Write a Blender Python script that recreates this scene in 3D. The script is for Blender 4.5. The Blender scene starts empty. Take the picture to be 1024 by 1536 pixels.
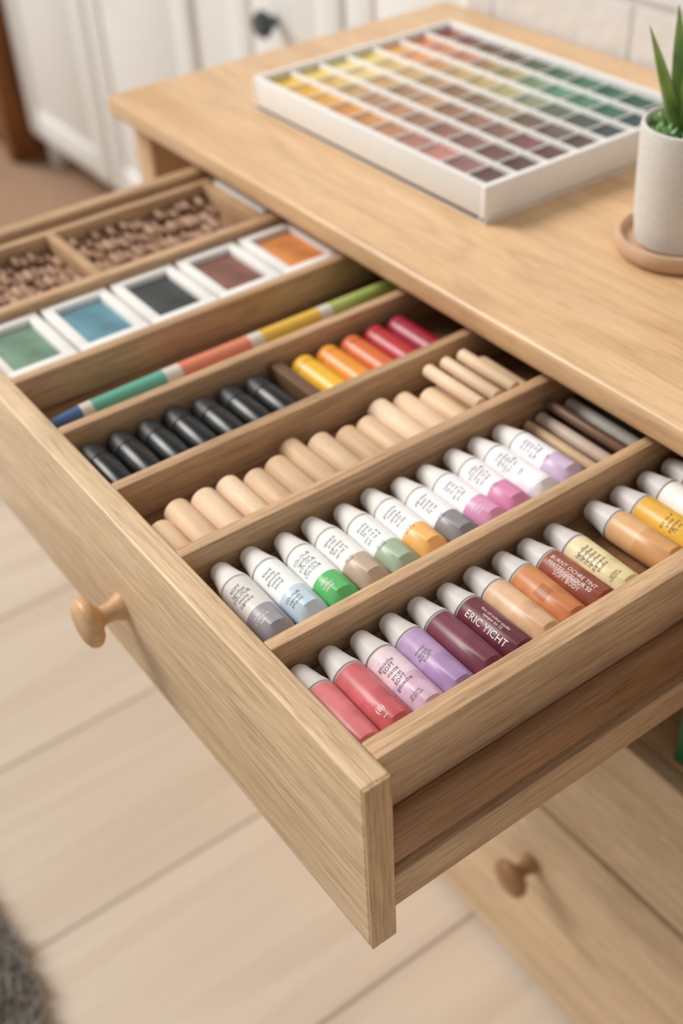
import bpy, bmesh, math, random
from mathutils import Vector, Matrix
random.seed(7)
S=0.45; Z0=0.76          # layout unit -> metres ; drawer rim height
def V(x,y,z): return Vector((x*S,y*S,Z0+z*S))
def lin(c):
    return tuple(((v/255)/12.92 if v/255<=0.04045 else ((v/255+0.055)/1.055)**2.4) for v in c)
scene=bpy.context.scene
COL=scene.collection
# ------------------------------------------------------------------ materials
def newmat(name):
    m=bpy.data.materials.new(name); m.use_nodes=True
    nt=m.node_tree; b=nt.nodes['Principled BSDF']
    return m,nt,b
_cache={}
def plain(name,rgb,rough=0.5,noise=0.06,scale=60,bump=0.0,spec=0.4):
    key=(name,tuple(rgb),rough)
    if key in _cache: return _cache[key]
    m,nt,b=newmat(name); N=nt.nodes; L=nt.links
    c=lin(rgb)
    tc=N.new('ShaderNodeTexCoord'); n=N.new('ShaderNodeTexNoise'); n.inputs['Scale'].default_value=scale; n.inputs['Detail'].default_value=4
    L.new(tc.outputs['Object'],n.inputs['Vector'])
    r=N.new('ShaderNodeValToRGB'); r.color_ramp.elements[0].position=.3; r.color_ramp.elements[1].position=.7
    r.color_ramp.elements[0].color=(*[max(0,v*(1-noise*2)) for v in c],1)
    r.color_ramp.elements[1].color=(*[min(1,v*(1+noise)) for v in c],1)
    L.new(n.outputs['Fac'],r.inputs['Fac']); L.new(r.outputs['Color'],b.inputs['Base Color'])
    b.inputs['Roughness'].default_value=rough; b.inputs['Specular IOR Level'].default_value=spec
    if bump>0:
        bp=N.new('ShaderNodeBump'); bp.inputs['Strength'].default_value=bump; bp.inputs['Distance'].default_value=.001
        L.new(n.outputs['Fac'],bp.inputs['Height']); L.new(bp.outputs['Normal'],b.inputs['Normal'])
    _cache[key]=m; return m
def wood(name,axis,light,dark,rough=.42,pore=.66,figure=1.0,fine=1.0):
    m,nt,b=newmat(name); N=nt.nodes; L=nt.links
    tc=N.new('ShaderNodeTexCoord'); oi=N.new('ShaderNodeObjectInfo')
    mul=N.new('ShaderNodeMath'); mul.operation='MULTIPLY'; mul.inputs[1].default_value=13.7
    L.new(oi.outputs['Random'],mul.inputs[0])
    add=N.new('ShaderNodeVectorMath'); add.operation='ADD'
    L.new(tc.outputs['Object'],add.inputs[0]); L.new(mul.outputs[0],add.inputs[1])
    def mp(al,cr):
        q=N.new('ShaderNodeMapping'); s=[cr,cr,cr]; s['XYZ'.index(axis)]=al
        q.inputs['Scale'].default_value=s; L.new(add.outputs[0],q.inputs['Vector']); return q
    n0=N.new('ShaderNodeTexNoise'); n0.inputs['Scale'].default_value=1; n0.inputs['Detail'].default_value=2; n0.inputs['Distortion'].default_value=.5
    L.new(mp(1.6*fine,9*fine).outputs[0],n0.inputs['Vector'])
    # growth rings: fine bands bent by the low-frequency figure
    gm=N.new('ShaderNodeMath'); gm.operation='MULTIPLY'; gm.inputs[1].default_value=62.0*figure; L.new(n0.outputs['Fac'],gm.inputs[0])
    gs=N.new('ShaderNodeMath'); gs.operation='SINE'; L.new(gm.outputs[0],gs.inputs[0])
    gr=N.new('ShaderNodeMapRange'); gr.inputs['From Min'].default_value=.1; gr.inputs['From Max'].default_value=1; gr.inputs['To Min'].default_value=1; gr.inputs['To Max'].default_value=.86
    L.new(gs.outputs[0],gr.inputs['Value'])
    n1=N.new('ShaderNodeTexNoise'); n1.inputs['Scale'].default_value=1; n1.inputs['Detail'].default_value=5; n1.inputs['Distortion'].default_value=.9
    L.new(mp(2.6*fine,20*fine).outputs[0],n1.inputs['Vector'])
    n2=N.new('ShaderNodeTexNoise'); n2.inputs['Scale'].default_value=1; n2.inputs['Detail'].default_value=3; n2.inputs['Distortion'].default_value=.2
    L.new(mp(12*fine,430*fine).outputs[0],n2.inputs['Vector'])
    n3=N.new('ShaderNodeTexNoise'); n3.inputs['Scale'].default_value=1; n3.inputs['Detail'].default_value=2
    L.new(mp(45*fine,1000*fine).outputs[0],n3.inputs['Vector'])
    r1=N.new('ShaderNodeValToRGB'); e=r1.color_ramp.elements
    e[0].position=.30; e[1].position=.70
    e[0].color=(*lin(dark),1); e[1].color=(*lin(light),1)
    L.new(n1.outputs['Fac'],r1.inputs['Fac'])
    r2=N.new('ShaderNodeValToRGB'); e=r2.color_ramp.elements; e[0].position=.36; e[1].position=.56
    e[0].color=(pore,pore*.95,pore*.88,1); e[1].color=(1,1,1,1)
    L.new(n2.outputs['Fac'],r2.inputs['Fac'])
    r3=N.new('ShaderNodeValToRGB'); e=r3.color_ramp.elements; e[0].position=.33; e[1].position=.5
    e[0].color=(pore,pore*.94,pore*.86,1); e[1].color=(1,1,1,1)
    L.new(n3.outputs['Fac'],r3.inputs['Fac'])
    m0=N.new('ShaderNodeMixRGB'); m0.blend_type='MULTIPLY'; m0.inputs[0].default_value=.75
    L.new(r1.outputs[0],m0.inputs[1]); L.new(gr.outputs[0],m0.inputs[2])
    m1=N.new('ShaderNodeMixRGB'); m1.blend_type='MULTIPLY'; m1.inputs[0].default_value=.65
    L.new(m0.outputs[0],m1.inputs[1]); L.new(r2.outputs[0],m1.inputs[2])
    m2=N.new('ShaderNodeMixRGB'); m2.blend_type='MULTIPLY'; m2.inputs[0].default_value=.75
    L.new(m1.outputs[0],m2.inputs[1]); L.new(r3.outputs[0],m2.inputs[2])
    L.new(m2.outputs[0],b.inputs['Base Color'])
    bp=N.new('ShaderNodeBump'); bp.inputs['Strength'].default_value=.2; bp.inputs['Distance'].default_value=.0005
    L.new(n2.outputs['Fac'],bp.inputs['Height']); L.new(bp.outputs['Normal'],b.inputs['Normal'])
    b.inputs['Roughness'].default_value=rough; b.inputs['Specular IOR Level'].default_value=.4
    return m
OL=(232,198,158); OD=(208,170,130)
oakX=wood('oak_grain_x','X',OL,OD); oakY=wood('oak_grain_y','Y',(214,178,140),(186,148,112)); oakZ=wood('oak_grain_z','Z',OL,OD)
oakTop=wood('oak_desktop','X',(230,194,152),(212,172,128),rough=.33,pore=.80)
oakFront=wood('oak_front','X',(236,208,172),(218,186,148),pore=.70)
oakEnd=wood('oak_end','Z',(218,182,140),(194,156,114))
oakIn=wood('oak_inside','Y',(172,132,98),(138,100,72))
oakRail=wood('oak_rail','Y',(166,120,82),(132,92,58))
darkwood=wood('dark_wood','Z',(176,116,62),(120,74,38))
knobwood=wood('knob_wood','Y',(214,176,134),(194,152,110),rough=.38,pore=.92,fine=1.5)
knobdark=wood('knob_wood_dark','Y',(180,138,98),(150,108,72),rough=.38,pore=.9)
white=plain('white_lacquer',(240,238,234),.4,.01)
capm=plain('tube_cap',(204,198,194),.4,.02)
capw=plain('tube_cap_white',(228,224,220),.35,.01)
ink=plain('label_ink',(92,86,94),.6,.05)
inkw=plain('label_ink_light',(236,220,214),.6,.02)
inkb=plain('label_ink_brown',(104,70,54),.6,.02)
# ------------------------------------------------------------------ builders
def group(name,loc):
    e=bpy.data.objects.new(name,None); e.empty_display_size=.05; e.location=loc; COL.objects.link(e); return e
def attach(o,e):
    if e is not None:
        o.parent=e; o.matrix_parent_inverse=Matrix.Translation(-e.location)
class MB:
    def __init__(s): s.bm=bmesh.new(); s.mats=[]
    def mi(s,m):
        if m not in s.mats: s.mats.append(m)
        return s.mats.index(m)
    def box(s,x0,x1,y0,y1,z0,z1,mat,bev=.002,seg=2):
        t=bmesh.new(); bmesh.ops.create_cube(t,size=1)
        a=V(x0,y0,z0); b=V(x1,y1,z1); c=(a+b)/2; d=b-a
        for v in t.verts: v.co=Vector((v.co.x*d.x,v.co.y*d.y,v.co.z*d.z))+c
        bv=min(bev*S,abs(d.x)*.45,abs(d.y)*.45,abs(d.z)*.45)
        if bv>0: bmesh.ops.bevel(t,geom=list(t.edges),offset=bv,segments=seg,affect='EDGES',profile=.5)
        i=s.mi(mat)
        for f in t.faces: f.material_index=i
        me=bpy.data.meshes.new('t'); t.to_mesh(me); t.free(); s.bm.from_mesh(me); bpy.data.meshes.remove(me)
    def lathe(s,prof,org,ax,seg=28,squash=None):
        """prof: [(t,r,mat)] layout units, mat applies to the segment starting at that point"""
        ax=Vector(ax).normalized(); up=Vector((0,0,1)) if abs(ax.z)<.9 else Vector((1,0,0))
        sd=ax.cross(up).normalized(); up=sd.cross(ax).normalized(); o=V(*org); rings=[]
        for k,(t,r,m) in enumerate(prof):
            sq=1 if squash is None else squash(t)
            c=o+ax*t*S
            if r<1e-6: rings.append([s.bm.verts.new(c)])
            else: rings.append([s.bm.verts.new(c+(sd*math.cos(a)+up*math.sin(a)*sq)*r*S) for a in [2*math.pi*j/seg for j in range(seg)]])
        for k in range(len(prof)-1):
            A,B=rings[k],rings[k+1]; i=s.mi(prof[k][2])
            for j in range(seg):
                q=(j+1)%seg
                if len(A)==1 and len(B)==1: continue
                if len(A)==1: vs=[A[0],B[j],B[q]]
                elif len(B)==1: vs=[A[j],B[0],A[q]]
                else: vs=[A[j],B[j],B[q],A[q]]
                f=s.bm.faces.new(vs); f.material_index=i
    def finish(s,name,parent=None,mod=None):
        bmesh.ops.recalc_face_normals(s.bm,faces=s.bm.faces)
        me=bpy.data.meshes.new(name)
        mn=Vector([min(v.co[i] for v in s.bm.verts) for i in range(3)]); mx=Vector([max(v.co[i] for v in s.bm.verts) for i in range(3)])
        c=(mn+mx)/2
        for v in s.bm.verts: v.co-=c
        s.bm.to_mesh(me); s.bm.free()
        for m in s.mats: me.materials.append(m)
        me.polygons.foreach_set('use_smooth',[True]*len(me.polygons)); me.set_sharp_from_angle(angle=math.radians(38))
        o=bpy.data.objects.new(name,me); o.location=c; COL.objects.link(o); attach(o,parent); return o
def B(name,x0,x1,y0,y1,z0,z1,mat,parent,bev=.003,seg=2):
    b=MB(); b.box(x0,x1,y0,y1,z0,z1,mat,bev,seg); return b.finish(name,parent)
_txt={}
def textmesh(body,size,space=1.0):
    k=(body,size)
    if k in _txt: return _txt[k]
    cu=bpy.data.curves.new('t','FONT'); cu.body=body; cu.size=size*S; cu.resolution_u=2; cu.space_line=.95; cu.align_x='CENTER'
    o=bpy.data.objects.new('t',cu); COL.objects.link(o); dg=bpy.context.evaluated_depsgraph_get()
    me=bpy.data.meshes.new_from_object(o.evaluated_get(dg)); bpy.data.objects.remove(o); _txt[k]=me; return me
def wraptext(mb,body,size,org,r,x0,th0,mode,mat):
    me=textmesh(body,size).copy(); o=V(*org); R=r*S*1.025
    ys=[v.co.y for v in me.vertices]; cy=(min(ys)+max(ys))/2
    for v in me.vertices:
        u,w=v.co.x,v.co.y-cy
        if mode=='around': x=x0*S-w; th=th0-u/R
        else: x=x0*S+u; th=th0-w/R
        v.co=o+Vector((x,-R*math.sin(th),R*math.cos(th)))
    i=mb.mi(mat)
    for p in me.polygons: p.material_index=i
    mb.bm.from_mesh(me); bpy.data.meshes.remove(me)
# ------------------------------------------------------------------ room
FL=-Z0/S
def floor_mat():
    m,nt,b=newmat('floor_planks'); N=nt.nodes; L=nt.links
    g=N.new('ShaderNodeNewGeometry'); sp=N.new('ShaderNodeSeparateXYZ'); L.new(g.outputs['Position'],sp.inputs[0])
    cb=N.new('ShaderNodeCombineXYZ'); L.new(sp.outputs['Y'],cb.inputs['X'])
    ad=N.new('ShaderNodeMath'); ad.operation='ADD'; ad.inputs[1].default_value=1.215*S+.59*S*20; L.new(sp.outputs['X'],ad.inputs[0]); L.new(ad.outputs[0],cb.inputs['Y'])
    br=N.new('ShaderNodeTexBrick'); br.inputs['Scale'].default_value=1; br.inputs['Brick Width'].default_value=1.9; br.inputs['Row Height'].default_value=.59*S
    br.inputs['Mortar Size'].default_value=.003; br.inputs['Mortar Smooth'].default_value=.3; br.inputs['Bias'].default_value=0
    br.inputs['Color1'].default_value=(*lin((208,192,174)),1); br.inputs['Color2'].default_value=(*lin((200,184,165)),1); br.inputs['Mortar'].default_value=(*lin((160,142,124)),1)
    L.new(cb.outputs[0],br.inputs['Vector'])
    mp=N.new('ShaderNodeMapping'); mp.inputs['Scale'].default_value=(22,1.6,1); L.new(g.outputs['Position'],mp.inputs[0])
    n=N.new('ShaderNodeTexNoise'); n.inputs['Scale'].default_value=1; n.inputs['Detail'].default_value=6; n.inputs['Distortion'].default_value=.8; L.new(mp.outputs[0],n.inputs['Vector'])
    r=N.new('ShaderNodeValToRGB'); r.color_ramp.elements[0].position=.3; r.color_ramp.elements[1].position=.7
    r.color_ramp.elements[0].color=(.82,.78,.74,1); r.color_ramp.elements[1].color=(1,1,1,1); L.new(n.outputs['Fac'],r.inputs[0])
    mx=N.new('ShaderNodeMixRGB'); mx.blend_type='MULTIPLY'; mx.inputs[0].default_value=.8; L.new(br.outputs['Color'],mx.inputs[1]); L.new(r.outputs[0],mx.inputs[2])
    L.new(mx.outputs[0],b.inputs['Base Color']); b.inputs['Roughness'].default_value=.5
    return m
def wall_mat():
    m,nt,b=newmat('white_brick'); N=nt.nodes; L=nt.links
    g=N.new('ShaderNodeNewGeometry'); sp=N.new('ShaderNodeSeparateXYZ'); L.new(g.outputs['Position'],sp.inputs[0])
    cb=N.new('ShaderNodeCombineXYZ'); L.new(sp.outputs['X'],cb.inputs['X']); L.new(sp.outputs['Z'],cb.inputs['Y'])
    br=N.new('ShaderNodeTexBrick'); br.inputs['Scale'].default_value=1; br.inputs['Brick Width'].default_value=.21; br.inputs['Row Height'].default_value=.07
    br.inputs['Mortar Size'].default_value=.005; br.inputs['Mortar Smooth'].default_value=.4
    br.inputs['Color1'].default_value=(.82,.82,.81,1); br.inputs['Color2'].default_value=(.78,.78,.77,1); br.inputs['Mortar'].default_value=(.70,.70,.69,1)
    L.new(cb.outputs[0],br.inputs['Vector']); L.new(br.outputs['Color'],b.inputs['Base Color'])
    nz=N.new('ShaderNodeTexNoise'); nz.inputs['Scale'].default_value=40; L.new(g.outputs['Position'],nz.inputs['Vector'])
    ma=N.new('ShaderNodeMath'); ma.operation='MULTIPLY_ADD'; ma.inputs[1].default_value=-.5; L.new(nz.outputs['Fac'],ma.inputs[0]); L.new(br.outputs['Fac'],ma.inputs[2])
    bp=N.new('ShaderNodeBump'); bp.inputs['Strength'].default_value=.6; bp.inputs['Distance'].default_value=.006; bp.invert=True
    L.new(ma.outputs[0],bp.inputs['Height']); L.new(bp.outputs['Normal'],b.inputs['Normal']); b.inputs['Roughness'].default_value=.7
    return m
B('floor',-13,4,-6,3.5,FL-.1,FL,floor_mat(),None,0)
wm=wall_mat()
DB=2.09
B('wall_back',-2.44,4,DB+.03,3.5,FL,4,wm,None,0)
B('wall_alcove',-13,-2.44,3.4,3.5,FL,4,plain('white_paint',(232,230,226),.7,.01),None,0)
# background white cabinet
cab=group('white_cabinet',V(-4.4,2.75,FL))
cw=plain('cabinet_white',(240,239,236),.5,.01)
B('body',-6.39,-2.50,2.32,3.38,-1.5,.35,cw,cab,.01)
for i,(a,b_) in enumerate([(-6.35,-5.36),(-5.32,-4.32),(-4.0,-3.28),(-3.24,-2.54)]):
    B(f'door_panel_{i}',a+.14,b_-.14,2.308,2.32,-1.34,.2,cw,cab,.004)
    for nm,(q0,q1,r0,r1) in {'l':(a,a+.14,-1.46,.32),'r':(b_-.14,b_,-1.46,.32),'t':(a+.14,b_-.14,.18,.32),'b':(a+.14,b_-.14,-1.46,-1.32)}.items():
        B(f'door_{i}_{nm}',q0,q1,2.298,2.32,r0,r1,cw,cab,.008)
kd=plain('dark_knob',(62,74,74),.3,.02)
for x in (-5.43,-5.25,-3.67,-3.17):
    mb=MB(); mb.lathe([(0,.02,kd),(.03,.018,kd),(.035,.04,kd),(.055,.05,kd),(.075,.04,kd),(.083,0,kd)],(x,2.298,-.29),(0,-1,0)); mb.finish('knob',cab)
for x in (-6.3,-5.35,-4.15,-2.6):
    for y in (2.42,3.28): B('leg',x-.05,x+.05,y-.05,y+.05,FL,-1.5,cw,cab,.01)
# wooden bookcase far left
bc=group('wooden_bookcase',V(-7.3,2.6,FL))
B('side_1',-6.56,-6.46,2.2,3.0,FL,1.2,darkwood,bc); B('side_2',-8.1,-8.02,2.2,3.0,FL,1.2,darkwood,bc); B('back',-8.02,-6.56,2.94,2.98,FL,1.2,darkwood,bc)
for i,z in enumerate((FL+.1,-1.0,-.35,.35,1.1)): B(f'shelf_{i}',-8.02,-6.56,2.22,2.94,z,z+.07,darkwood,bc)
B('added_floor_sheet',-9,-3.2,1.0,2.9,FL,FL+.015,plain('floor_brown',(164,132,106),.9,.12,120,.6),None,.004)  # thin sheet added to turn the back-left floor darker and browner, no real mat
# ------------------------------------------------------------------ dresser
dr=group('dresser',V(-1.1,1.7,FL))
TB,TT=.010,.056
B('desktop',-2.51,.45,1.098,DB+.02,TB,TT,oakTop,dr,.011,4)
B('side_left',-2.485,-2.40,1.14,DB,FL,TB,oakZ,dr,.006)
B('side_right',.30,.385,1.14,DB,FL,TB,oakZ,dr,.006)
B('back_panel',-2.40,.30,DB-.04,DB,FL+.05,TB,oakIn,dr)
B('shelf_middle',-2.40,.30,1.16,DB-.04,-.70,-.655,oakX,dr)
B('compartment_wall',-.50,-.44,1.16,DB-.04,-.655,TB,oakZ,dr)
B('plinth',-2.40,.30,1.2,1.26,FL,FL+.1,oakX,dr)
B('face_mid_drawer',-2.39,.29,1.125,1.16,-1.008,-.655,oakFront,dr,.006)
B('face_low_drawer',-2.39,.29,1.125,1.16,-1.655,-1.028,oakFront,dr,.006)
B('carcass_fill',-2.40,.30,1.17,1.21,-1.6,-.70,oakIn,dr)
def knob(x,y,z,par,sc=1,k=knobwood):
    mb=MB()
    P=[(0,.022),(.004,.021),(.02,.0145),(.034,.0145),(.040,.020),(.044,.032),(.050,.0385),(.057,.040),(.064,.037),(.069,.028),(.072,.014),(.0725,0)]
    mb.lathe([(t*sc,r*sc,k) for t,r in P],(x,y,z),(0,-1,0),40); mb.finish('knob',par)
knob(-1.022,1.125,-1.225,dr,1.15,knobdark)
# open drawer
FX=-.626
B('drawer_front',-2.2,FX-.004,.425,.463,-.305,0,oakFront,dr,.004,3)
B('drawer_front_end',FX-.0045,FX,.4255,.4625,-.3045,-.0005,oakEnd,dr,.002,3)
knob(-1.228,.425,-.185,dr)
DE=1.33
for n,x,t in (('drawer_side_right',-.668,.030),('drawer_side_left',-2.13,.034)):
    B(n,x-t/2,x+t/2,.463,DE,-.255,-.001,oakY,dr,.003)
B('side_rail',-.653,-.631,.463,DE+.6,-.172,-.095,oakRail,dr,.005,3)
B('side_rail_lower',-.653,-.634,.463,DE,-.262,-.202,oakY,dr,.003)
B('side_rail_left',-2.166,-2.147,.463,DE,-.19,-.095,oakY,dr)
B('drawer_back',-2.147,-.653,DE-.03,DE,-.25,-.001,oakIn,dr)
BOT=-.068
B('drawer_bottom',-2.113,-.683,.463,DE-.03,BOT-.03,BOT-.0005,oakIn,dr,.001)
DIV={'b':-.868,'c':-1.081,'d':-1.262,'e':-1.436,'f':-1.612,'g':-1.836}
for k,x in DIV.items(): B('divider_'+k,x-.010,x+.010,.463,DE-.03,BOT,-.002,oakY,dr,.0025)
# ------------------------------------------------------------------ paint tubes
def tube(xcap,y,L,r,cap,body,band,bandat,texts,tilt=0,yaw=0,capl=.050,ring=None):
    mb=MB(); z=BOT+r
    ring=ring or cap
    P=[(0,0,cap),(.0008,r*.36,cap),(.003,r*.54,cap),(.008,r*.64,cap),(.020,r*.72,cap),(capl-.014,r*.85,cap),(capl-.007,r*.94,cap),(capl-.0015,r*.99,cap),(capl,r*.91,ring),(capl+.0014,r*.94,body),(capl+.004,r,body)]
    P+=[(bandat*L,r,band),(bandat*L+.0003,r*1.004,band),(L*.90,r*1.004,band),(L*.95,r*.99,band),(L*.99,r*.97,band),(L,r*.96,band),(L+.0001,0,band)]
    def sq(t): return 1 if t<L*.90 else max(.3,1-(t-L*.90)/(L*.10)*.7)
    mb.lathe(P,(xcap,y,z),(1,0,0),36,sq)
    for (body_t,size,x0,mode,im,th) in texts:
        wraptext(mb,body_t,size,(xcap,y,z),r,x0,th,mode,im)
    o=mb.finish('paint_tube')
    o.rotation_euler=(0,0,yaw)
    return o
words=["ACRYLIC","COLOUR","matte","pigment","SOFT","artist","fine art","gouache","student","opaque","75 ml","series 2","lightfast","blend","tint no 4","studio","satin"]
def lines(n): return "\n".join(random.choice(words) for _ in range(n))
TH=math.radians(30)
rowW=[((196,192,198),(150,147,156)),((232,236,236),(190,208,220)),((238,240,238),(92,180,104)),((238,236,232),(186,164,142)),((236,238,236),(160,176,150)),
      ((240,238,236),(236,178,104)),((236,236,238),(134,132,134)),((240,236,238),(216,150,184)),((240,236,238),(212,134,172)),((238,236,240),(222,220,226)),((238,234,240),(200,178,202))]
for i,(bc_,bd) in enumerate(rowW):
    y=.507+.0497*i; x=-1.066+random.uniform(-.003,.006)
    body=plain('tube_body_w%d'%i,bc_ if i else (214,210,206),.32,.01); band=plain('tube_band_w%d'%i,bd,.35,.03)
    t=[(lines(5),.0074,.083,'around',ink,TH)]
    if i in (0,1,2,7): t.append((lines(3),.0062,.133,'around',inkw if i!=1 else ink,TH))
    else: t.append((random.choice(words)+"\n"+random.choice(words),.0045,.115,'around',ink,TH))
    tube(x,y,.168,.0234,capw,body,band,.68 if i not in(9,) else .85,t,yaw=random.uniform(-.035,.035))
rowC=[((212,118,122),(208,114,120),None),((196,100,104),(190,90,96),'logo'),((222,198,206),(206,172,192),'txt'),((176,148,184),(164,132,174),'small'),((118,60,76),(112,54,70),None),
      ((106,48,62),(96,42,54),'big'),((216,178,142),(208,166,130),None),((200,132,86),(190,118,72),'fine'),((148,78,60),(138,70,52),'two'),((226,210,166),(218,202,154),'txt')]
for i,(bc_,bd,kind) in enumerate(rowC):
    y=.486+.0462*i; x=-.852+random.uniform(-.003,.003)
    body=plain('tube_body_c%d'%i,bc_,.35,.09,90); band=plain('tube_band_c%d'%i,bd,.35,.09,90)
    t=[]
    if kind=='txt': t=[(lines(6),.0078,.092,'around',ink if i!=9 else inkb,TH),(lines(2),.005,.132,'around',ink if i!=9 else inkb,TH)]
    if kind=='big': t=[("ERIC YICHT",.0140,.100,'along',inkw,math.radians(42)),("fine oil colour studio\nopaque no 12",.0060,.100,'along',inkw,math.radians(6))]
    if kind=='two': t=[("BURNT OCHRE TINT\nMATTE COLOUR 50\nSOFT BODY",.0084,.098,'along',inkw,TH)]
    if kind=='small': t=[(lines(4),.0055,.090,'around',ink,TH)]
    if kind=='logo': t=[("(8)\n--",.011,.132,'around',inkw,TH)]
    if kind=='fine': t=[("|||||||||||\n|||||||||||\n|||||||||||",.007,.1,'around',inkb,TH)]
    tube(x,y,.164,.0228,capm,body,band,.62,t,yaw=random.uniform(-.03,.03))
for (y,c,d,tx) in ((.981,(212,166,118),(202,150,100),0),(1.031,(218,168,70),(222,176,64),1),(1.082,(236,234,226),(226,202,150),0),(1.133,(204,168,148),(186,140,112),0)):
    tube(-.850,y,.164,.0234,capm,plain('tube_b%d'%int(y*1000),c,.35,.05),plain('tube_d%d'%int(y*1000),d,.35,.05),.6,[(lines(4),.0075,.11,'around',inkb,TH)] if tx else [],yaw=random.uniform(-.03,.03))
# ------------------------------------------------------------------ loose sticks
dm=[wood('dowel_%d'%i,'X',a,b,fine=2.4,pore=.92,rough=.55,figure=.5) for i,(a,b) in enumerate((((232,204,172),(216,184,150)),((224,194,162),(204,170,136)),((238,212,184),(222,192,160))))]
def rod(mb,x0,x1,y,r,mat,z=None,rnd=.004,seg=24):
    z=BOT+r if z is None else z; L=x1-x0
    mb.lathe([(0,0,mat),(.0001,r-rnd,mat),(rnd*.3,r-rnd*.4,mat),(rnd,r,mat),(L-rnd,r,mat),(L-rnd*.3,r-rnd*.4,mat),(L-.0001,r-rnd,mat),(L,0,mat)],(x0,y,z),(1,0,0),seg)
mb=MB(); y=.487
offs=[.022,-.004,.0,-.006,.004,.0,-.026,-.004,.004,.0,-.02,-.014,.002,-.006,-.01,-.012]
for i in range(16):
    r=random.uniform(.0190,.0218)
    rod(mb,-1.208+offs[i],-1.094,y,r,dm[random.randrange(3)],rnd=.0022); y+=2*r+.0005
    if y>1.12: break
for yy in (1.0,1.035,1.07):
    rod(mb,-1.228,-1.10,yy,.011,dm[2],z=BOT+.0535,rnd=.002)
mb.finish('wooden_dowels')
blk=plain('black_gloss',(24,24,27),.3,.02); blk2=plain('black_satin',(36,35,38),.45,.02)
mb=MB()
for i in range(7):
    y=.492+.0487*i; r=.0238; x0=-1.410+random.uniform(-.004,.004)
    mb.lathe([(0,0,blk2),(.0001,r*.80,blk2),(.0012,r*.90,blk2),(.004,r*.93,blk2),(.036,r*.95,blk2),(.0365,r*.88,blk),(.039,r*.88,blk),(.0395,r*.99,blk),(.042,r,blk),(.130,r,blk),(.1345,r*.9,blk),(.135,0,blk)],(x0,y,BOT+r),(1,0,0),32)
mb.finish('black_markers')
mb=MB(); bw=plain('brown_block',(112,82,60),.5,.05); mb.box(-1.42,-1.28,.822,.845,BOT,BOT+.045,bw,.004); mb.finish('wooden_block')
mb=MB()
for i,c in enumerate(((232,178,48),(226,146,52),(210,106,50),(176,42,52),(156,32,56))):
    y=.877+.0487*i; m=plain('crayon_%d'%i,c,.35,.03)
    m2=plain('crayon_tip_%d'%i,tuple(int(v*.9) for v in c),.35,.03)
    r=.0238; mb.lathe([(0,0,m),(.0002,r-.005,m),(.002,r-.0015,m),(.005,r,m),(.02,r,m2),(.0205,r*.97,m2),(.023,r*.97,m),(.0235,r,m),(.13,r,m),(.1301,0,m)],(-1.405,y,BOT+r),(1,0,0),28)
mb.finish('coloured_crayons')
mb=MB()
for (y,c,r,z) in ((1.062,(206,174,138),.009,0),(1.088,(196,176,160),.011,0),(1.12,(84,58,44),.012,0),(1.15,(232,226,218),.011,0),(1.105,(110,80,60),.008,.022),(1.18,(76,56,44),.012,0)):
    rod(mb,-1.062,-.90,y,r,plain('stick_%d'%int(y*1000),c,.5,.04),z=BOT+r+z,rnd=.002)
mb.finish('craft_sticks')
# striped pencil
sm=lambda n,c: plain('stripe_'+n,c,.35,.02)
bl,wh,te,co,ye,li=sm('blue',(76,106,150)),sm('white',(220,214,202)),sm('teal',(104,176,154)),sm('coral',(226,136,108)),sm('yellow',(230,186,76)),sm('lime',(176,194,108))
mb=MB(); r=.0180
mb.lathe([(0,0,bl),(.002,r*.45,bl),(.03,r*.65,bl),(.058,r*.80,wh),(.078,r*.85,te),(.21,r*.97,wh),(.24,r,co),(.375,r,wh),(.40,r,ye),(.52,r,wh),(.545,r,li),(.70,r,li),(.704,r*.7,li),(.7045,0,li)],(-1.526,.474,BOT+r),(0,1,0),28)
o=mb.finish('striped_pencil')
# watercolour pans
for i,c in enumerate(((116,146,124),(98,144,160),(62,66,66),(132,88,76),(216,138,76))):
    yc=.530+.1365*i; a,b_=-1.822,-1.642; h=.052; mb=MB(); w=.020
    y0,y1=yc-.064,yc+.064
    mb.box(a,b_,y0,y1,BOT,BOT+.015,white,.002)
    mb.box(a,a+w,y0,y1,BOT+.01,BOT+h,white,.003); mb.box(b_-w,b_,y0,y1,BOT+.01,BOT+h,white,.003)
    mb.box(a+w*.9,b_-w*.9,y0,y0+w,BOT+.01,BOT+h,white,.003); mb.box(a+w*.9,b_-w*.9,y1-w,y1,BOT+.01,BOT+h,white,.003)
    mb.box(a+w,b_-w,y0+w,y1-w,BOT+.01,BOT+h-.010,plain('pan_paint_%d'%i,c,.55,.18,45,.6),.004)
    mb.finish('watercolour_pan')
# tray of pastels
tray=group('pastel_tray',V(-1.98,.8,BOT))
tx0,tx1,ty0,ty1=-2.10,-1.852,.47,1.16
zt=BOT+.055
B('base',tx0,tx1,ty0,ty1,BOT,BOT+.012,oakY,tray); B('wall_a',tx0,tx0+.02,ty0,ty1,BOT+.01,zt,oakY,tray); B('wall_b',tx1-.02,tx1,ty0,ty1,BOT+.01,zt,oakY,tray)
for i,yy in enumerate((ty0,.735,1.09,ty1-.02)): B(f'partition_{i}',tx0+.02,tx1-.02,yy,yy+.02,BOT+.01,zt,oakY,tray)
mb=MB(); pc=[plain('pastel_%d'%i,c,.8,.1,80) for i,c in enumerate(((156,122,98),(172,136,110),(144,110,88),(182,148,122)))]
for (a,b_) in ((.492,.733),(.757,1.088)):
    y=a+.008
    while y<b_-.008:
        for xx in (-2.078,-2.018,-1.958,-1.920):
            rod(mb,xx,xx+random.uniform(.036,.045),y+random.uniform(-.001,.001),.0075,random.choice(pc),z=BOT+.012+.0075+random.choice((0,.006,.012)),rnd=.002,seg=10)
        y+=.0158
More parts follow.
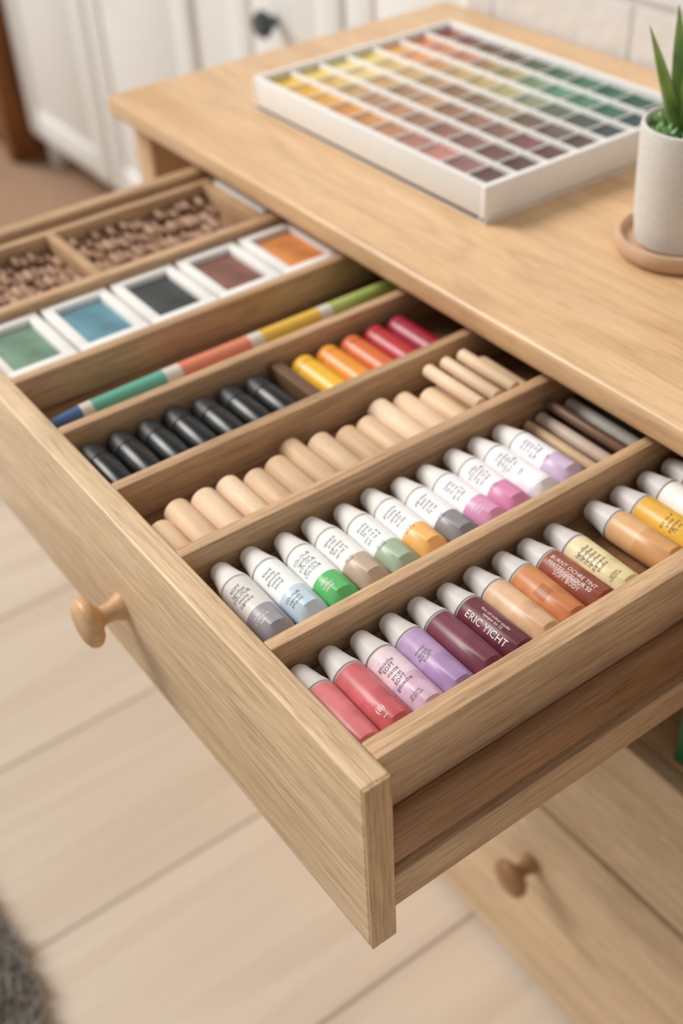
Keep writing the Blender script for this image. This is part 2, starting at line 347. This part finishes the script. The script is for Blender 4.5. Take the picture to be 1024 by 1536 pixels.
mb.box(-2.07,-1.88,1.112,1.138,BOT+.012,zt+.005,white,.004)
mb.finish('pastels',tray)
# ------------------------------------------------------------------ paint palette box on desktop
pb=group('watercolour_palette_box',V(-1.82,1.58,TT))
x0,x1,y0,y1=-2.20,-1.444,1.307,1.86; zt=TT+.071; w=.014
B('base',x0,x1,y0,y1,TT,TT+.012,white,pb,.001)
B('wall_w1',x0,x0+w,y0,y1,TT+.002,zt,white,pb,.003); B('wall_w2',x1-w,x1,y0,y1,TT+.002,zt,white,pb,.003)
B('wall_w3',x0+w*.9,x1-w*.9,y0,y0+w,TT+.002,zt,white,pb,.003); B('wall_w4',x0+w*.9,x1-w*.9,y1-w,y1,TT+.002,zt,white,pb,.003)
G=[[(236,196,84),(232,180,84),(230,172,90),(222,156,90),(214,154,98),(190,138,108),(176,128,114),(190,130,124),(152,112,108),(112,84,80)],
[(238,212,120),(222,188,120),(202,166,122),(190,150,116),(184,138,108),(164,124,104),(156,112,100),(142,104,98),(118,88,80),(100,74,70)],
[(232,214,150),(226,200,140),(200,166,118),(170,134,104),(184,144,108),(156,120,94),(146,110,92),(136,106,94),(126,90,84),(112,80,76)],
[(232,210,132),(220,190,130),(208,174,122),(178,142,108),(150,116,90),(142,116,92),(158,140,114),(122,102,86),(110,94,86),(96,82,74)],
[(230,168,104),(224,162,106),(206,156,108),(196,168,116),(192,170,118),(178,172,124),(138,146,118),(104,114,96),(88,96,86),(74,80,78)],
[(214,134,86),(206,142,108),(190,132,102),(164,132,92),(156,146,100),(120,144,112),(96,142,118),(82,130,108),(66,106,92),(64,82,82)],
[(152,84,68),(126,76,64),(110,80,62),(102,86,66),(90,98,76),(78,110,86),(66,114,90),(56,106,86),(50,92,74),(44,64,58)]]
ix0,ix1,iy0,iy1=x0+w,x1-w,y0+w,y1-w; nx,ny=10,7; dx=(ix1-ix0)/nx; dy=(iy1-iy0)/ny
mb=MB()
for i in range(1,nx): mb.box(ix0+i*dx-.0016,ix0+i*dx+.0016,iy0,iy1,TT+.01,zt-.011,white,.0008)
for j in range(1,ny): mb.box(ix0,ix1,iy0+j*dy-.0034,iy0+j*dy+.0034,TT+.01,zt-.005,white,.001)
mb.finish('grid',pb)
bm=bmesh.new(); cl=bm.loops.layers.float_color.new('Col')
for j in range(ny):
    for i in range(nx):
        c=(*lin(G[j][i]),1); n=5; a0=ix0+i*dx+.0015; b0=iy0+j*dy+.003; ex=dx-.003; ey=dy-.006; vs={}
        for p in range(n+1):
            for q in range(n+1):
                u=p/n; v=q/n; e=max(abs(u-.5),abs(v-.5))*2
                vs[p,q]=bm.verts.new(V(a0+ex*u,b0+ey*v,TT+.057-.005*(1-e**2)+random.uniform(-.001,.001)))
        for p in range(n):
            for q in range(n):
                f=bm.faces.new([vs[p,q],vs[p+1,q],vs[p+1,q+1],vs[p,q+1]]); f.smooth=True
                for l in f.loops: l[cl]=c
me=bpy.data.meshes.new('pigments'); bm.to_mesh(me); bm.free()
m,nt,b=newmat('pigment'); at=nt.nodes.new('ShaderNodeAttribute'); at.attribute_name='Col'
nz=nt.nodes.new('ShaderNodeTexNoise'); nz.inputs['Scale'].default_value=70; rr=nt.nodes.new('ShaderNodeValToRGB'); rr.color_ramp.elements[0].color=(.6,.6,.6,1); rr.color_ramp.elements[0].position=.35; rr.color_ramp.elements[1].position=.65
tc=nt.nodes.new('ShaderNodeTexCoord'); nt.links.new(tc.outputs['Object'],nz.inputs['Vector']); nt.links.new(nz.outputs['Fac'],rr.inputs[0])
mx=nt.nodes.new('ShaderNodeMixRGB'); mx.blend_type='MULTIPLY'; mx.inputs[0].default_value=.6; nt.links.new(at.outputs['Color'],mx.inputs[1]); nt.links.new(rr.outputs[0],mx.inputs[2]); nt.links.new(mx.outputs[0],b.inputs['Base Color']); b.inputs['Roughness'].default_value=.45; b.inputs['Specular IOR Level'].default_value=.4
me.materials.append(m); o=bpy.data.objects.new('pigments',me); COL.objects.link(o); attach(o,pb)
# ------------------------------------------------------------------ potted plant
PX,PY=-1.165,1.490
sau=plain('saucer_wood',(206,170,138),.5,.05,40)
mb=MB(); mb.lathe([(0,0,sau),(.0001,.092,sau),(.004,.100,sau),(.014,.105,sau),(.026,.105,sau),(.032,.102,sau),(.033,.097,sau),(.028,.092,sau),(.018,.090,sau),(.0179,0,sau)],(PX,PY,TT),(0,0,1),64); mb.finish('plant_saucer')
pl=group('potted_succulent',V(PX,PY,TT+.018))
pm=plain('ceramic_speckle',(218,214,208),.6,.05,420); soil=plain('soil',(48,40,34),.9,.3,120,1)
pz=TT+.0185
mb=MB(); mb.lathe([(0,0,pm),(.0001,.066,pm),(.006,.073,pm),(.05,.0785,pm),(.14,.0815,pm),(.193,.083,pm),(.200,.0815,pm),(.201,.077,pm),(.197,.074,pm),(.175,.073,soil),(.1751,0,soil)],(PX,PY,pz),(0,0,1),64); mb.finish('pot',pl)
def leafmat(n,a,b2):
    m,nt,b=newmat(n); N=nt.nodes;L=nt.links; tc=N.new('ShaderNodeTexCoord'); nz=N.new('ShaderNodeTexNoise'); nz.inputs['Scale'].default_value=35
    L.new(tc.outputs['Object'],nz.inputs['Vector']); r=N.new('ShaderNodeValToRGB'); r.color_ramp.elements[0].position=.35; r.color_ramp.elements[1].position=.65
    r.color_ramp.elements[0].color=(*lin(a),1); r.color_ramp.elements[1].color=(*lin(b2),1); L.new(nz.outputs['Fac'],r.inputs[0]); L.new(r.outputs[0],b.inputs['Base Color'])
    b.inputs['Roughness'].default_value=.4; return m
lg=leafmat('aloe_green',(96,130,62),(150,172,88)); lb=leafmat('rosette_green',(92,136,80),(146,180,118))
def leaf(mb,base,dr_,lean,L,w,mat,curl=.35,thick=.45):
    n=12; d=Vector((math.cos(dr_),math.sin(dr_),0)); side=Vector((-d.y,d.x,0)); p=Vector(base); rings=[]; i_=mb.mi(mat)
    for k in range(n+1):
        t=k/n; ang=lean-curl*t*lean*1.2; T=(d*math.sin(ang)+Vector((0,0,1))*math.cos(ang)); Nn=T.cross(side).normalized()
        ww=w*(.75+.5*t-1.25*t*t)*(1 if t<1 else 0); ww=max(ww,.0008)
        ring=[]
        for j in range(10):
            a=2*math.pi*j/10; off=side*math.cos(a)*ww+Nn*(math.sin(a)*ww*thick + (math.cos(a)**2)*ww*-.25)
            q=p+off; ring.append(mb.bm.verts.new(V(q.x,q.y,q.z)))
        rings.append(ring); p=p+T*(L/n)
    for k in range(n):
        for j in range(10):
            f=mb.bm.faces.new([rings[k][j],rings[k][(j+1)%10],rings[k+1][(j+1)%10],rings[k+1][j]]); f.material_index=i_
    mb.bm.faces.new(rings[0]).material_index=i_; mb.bm.faces.new(rings[-1]).material_index=i_
sz=pz+.172
mb=MB()
# (direction, base distance from pot centre, lean, length, half width)
for (ang,bd,lean,L,w) in ((-140,.020,.34,.185,.029),(172,.016,.26,.195,.027),(-80,.008,.16,.165,.026),(-20,.020,.40,.19,.024),(40,.020,.36,.19,.024),(100,.024,.34,.18,.024)):
    a=math.radians(ang); leaf(mb,(PX+bd*math.cos(a),PY+bd*math.sin(a),sz),a,lean,L,w,lg,-.15)
mb.finish('aloe_leaves',pl)
mb=MB()
for (cx,cy,s_) in ((PX-.016,PY-.052,1.1),(PX+.034,PY-.040,1),(PX-.054,PY-.014,.9)):
    for ringn,(cnt,lean,L) in enumerate(((7,1.15,.028),(6,.8,.026),(4,.4,.022))):
        for q in range(cnt):
            a=2*math.pi*q/cnt+ringn*.5; leaf(mb,(cx+.003*math.cos(a),cy+.003*math.sin(a),sz+.004+.004*ringn),a,lean,L*s_,.009*s_,lb,.3,.6)
mb.finish('rosettes',pl)
# green storage box inside the dresser
B('green_storage_box',-.765,-.66,1.17,1.5,-.6545,-.52,plain('green_card',(44,104,62),.5,.03),None,.005)
# ------------------------------------------------------------------ rug
mb=MB(); rg=plain('rug_grey',(150,144,138),.95,.25,90); rg2=plain('rug_grey_light',(186,180,172),.95,.1,90)
rx0,rx1,ry0,ry1,rc=-3.4,-1.45,-1.3,.17,.30
def inside(x,y,m=0):
    a0,a1,b0,b1=rx0+m,rx1-m,ry0+m,ry1-m; cx=min(max(x,a0+rc),a1-rc); cy=min(max(y,b0+rc),b1-rc)
    return (x-cx)**2+(y-cy)**2<=rc*rc
pts=[]
for (cx,cy,s_) in ((rx1-rc,ry1-rc,0),(rx0+rc,ry1-rc,90),(rx0+rc,ry0+rc,180),(rx1-rc,ry0+rc,270)):
    for k in range(13): a=math.radians(s_+90*k/12); pts.append((cx+rc*math.cos(a),cy+rc*math.sin(a)))
lo=[mb.bm.verts.new(V(x,y,FL)) for x,y in pts]; hi=[mb.bm.verts.new(V(x,y,FL+.02)) for x,y in pts]; i_=mb.mi(rg); j_=mb.mi(rg2)
mb.bm.faces.new(lo); mb.bm.faces.new(hi)
for k in range(len(pts)): mb.bm.faces.new([lo[k],lo[(k+1)%len(pts)],hi[(k+1)%len(pts)],hi[k]])
for _ in range(9000):
    x,y=random.uniform(-2.3,rx1),random.uniform(-.7,ry1)
    if random.random()<.2: x,y=random.uniform(rx0,rx1),random.uniform(ry0,ry1)
    if not inside(x,y,.0): continue
    h=random.uniform(.03,.06); w_=.008; lx,ly=random.uniform(-.03,.03),random.uniform(-.03,.03)
    b3=[mb.bm.verts.new(V(x+w_*math.cos(a),y+w_*math.sin(a),FL+.015)) for a in (0,2.1,4.2)]; tp=mb.bm.verts.new(V(x+lx,y+ly,FL+.015+h))
    mi_=random.choice((i_,j_,j_))
    for k in range(3): mb.bm.faces.new([b3[k],b3[(k+1)%3],tp]).material_index=mi_
mb.finish('shaggy_rug')
# ------------------------------------------------------------------ light
w=bpy.data.worlds.new('World'); scene.world=w; w.use_nodes=True
bg=w.node_tree.nodes['Background']; bg.inputs[0].default_value=(1.0,.985,.965,1); bg.inputs[1].default_value=.42
sl=bpy.data.lights.new('window_sun','SUN'); sl.energy=3.35; sl.angle=math.radians(26); sl.color=(1,.965,.92)
so=bpy.data.objects.new('window_sun',sl); COL.objects.link(so); so.rotation_euler=Vector((1.4,.8,-1.35)).to_track_quat('-Z','Y').to_euler(); so.location=(-2,-1.5,3)
scene.view_settings.view_transform='Standard'; scene.view_settings.look='None'; scene.view_settings.exposure=0
# ------------------------------------------------------------------ camera
R=Vector((.5863,.8088,-.0464)).normalized(); F=Vector((-.6424,.4296,-.6345)); F=(F-R*F.dot(R)).normalized(); U=R.cross(F).normalized()
M=Matrix((( R.x,U.x,-F.x),(R.y,U.y,-F.y),(R.z,U.z,-F.z))).to_4x4(); M.translation=V(0,0,1)
cd=bpy.data.cameras.new('camera'); cam=bpy.data.objects.new('camera',cd); COL.objects.link(cam); cam.matrix_world=M; scene.camera=cam
cd.sensor_fit='VERTICAL'; cd.sensor_height=36; cd.sensor_width=24; cd.lens=1764*36/1536; cd.clip_start=.01
cd.dof.use_dof=True; cd.dof.focus_distance=.635; cd.dof.aperture_fstop=4.4
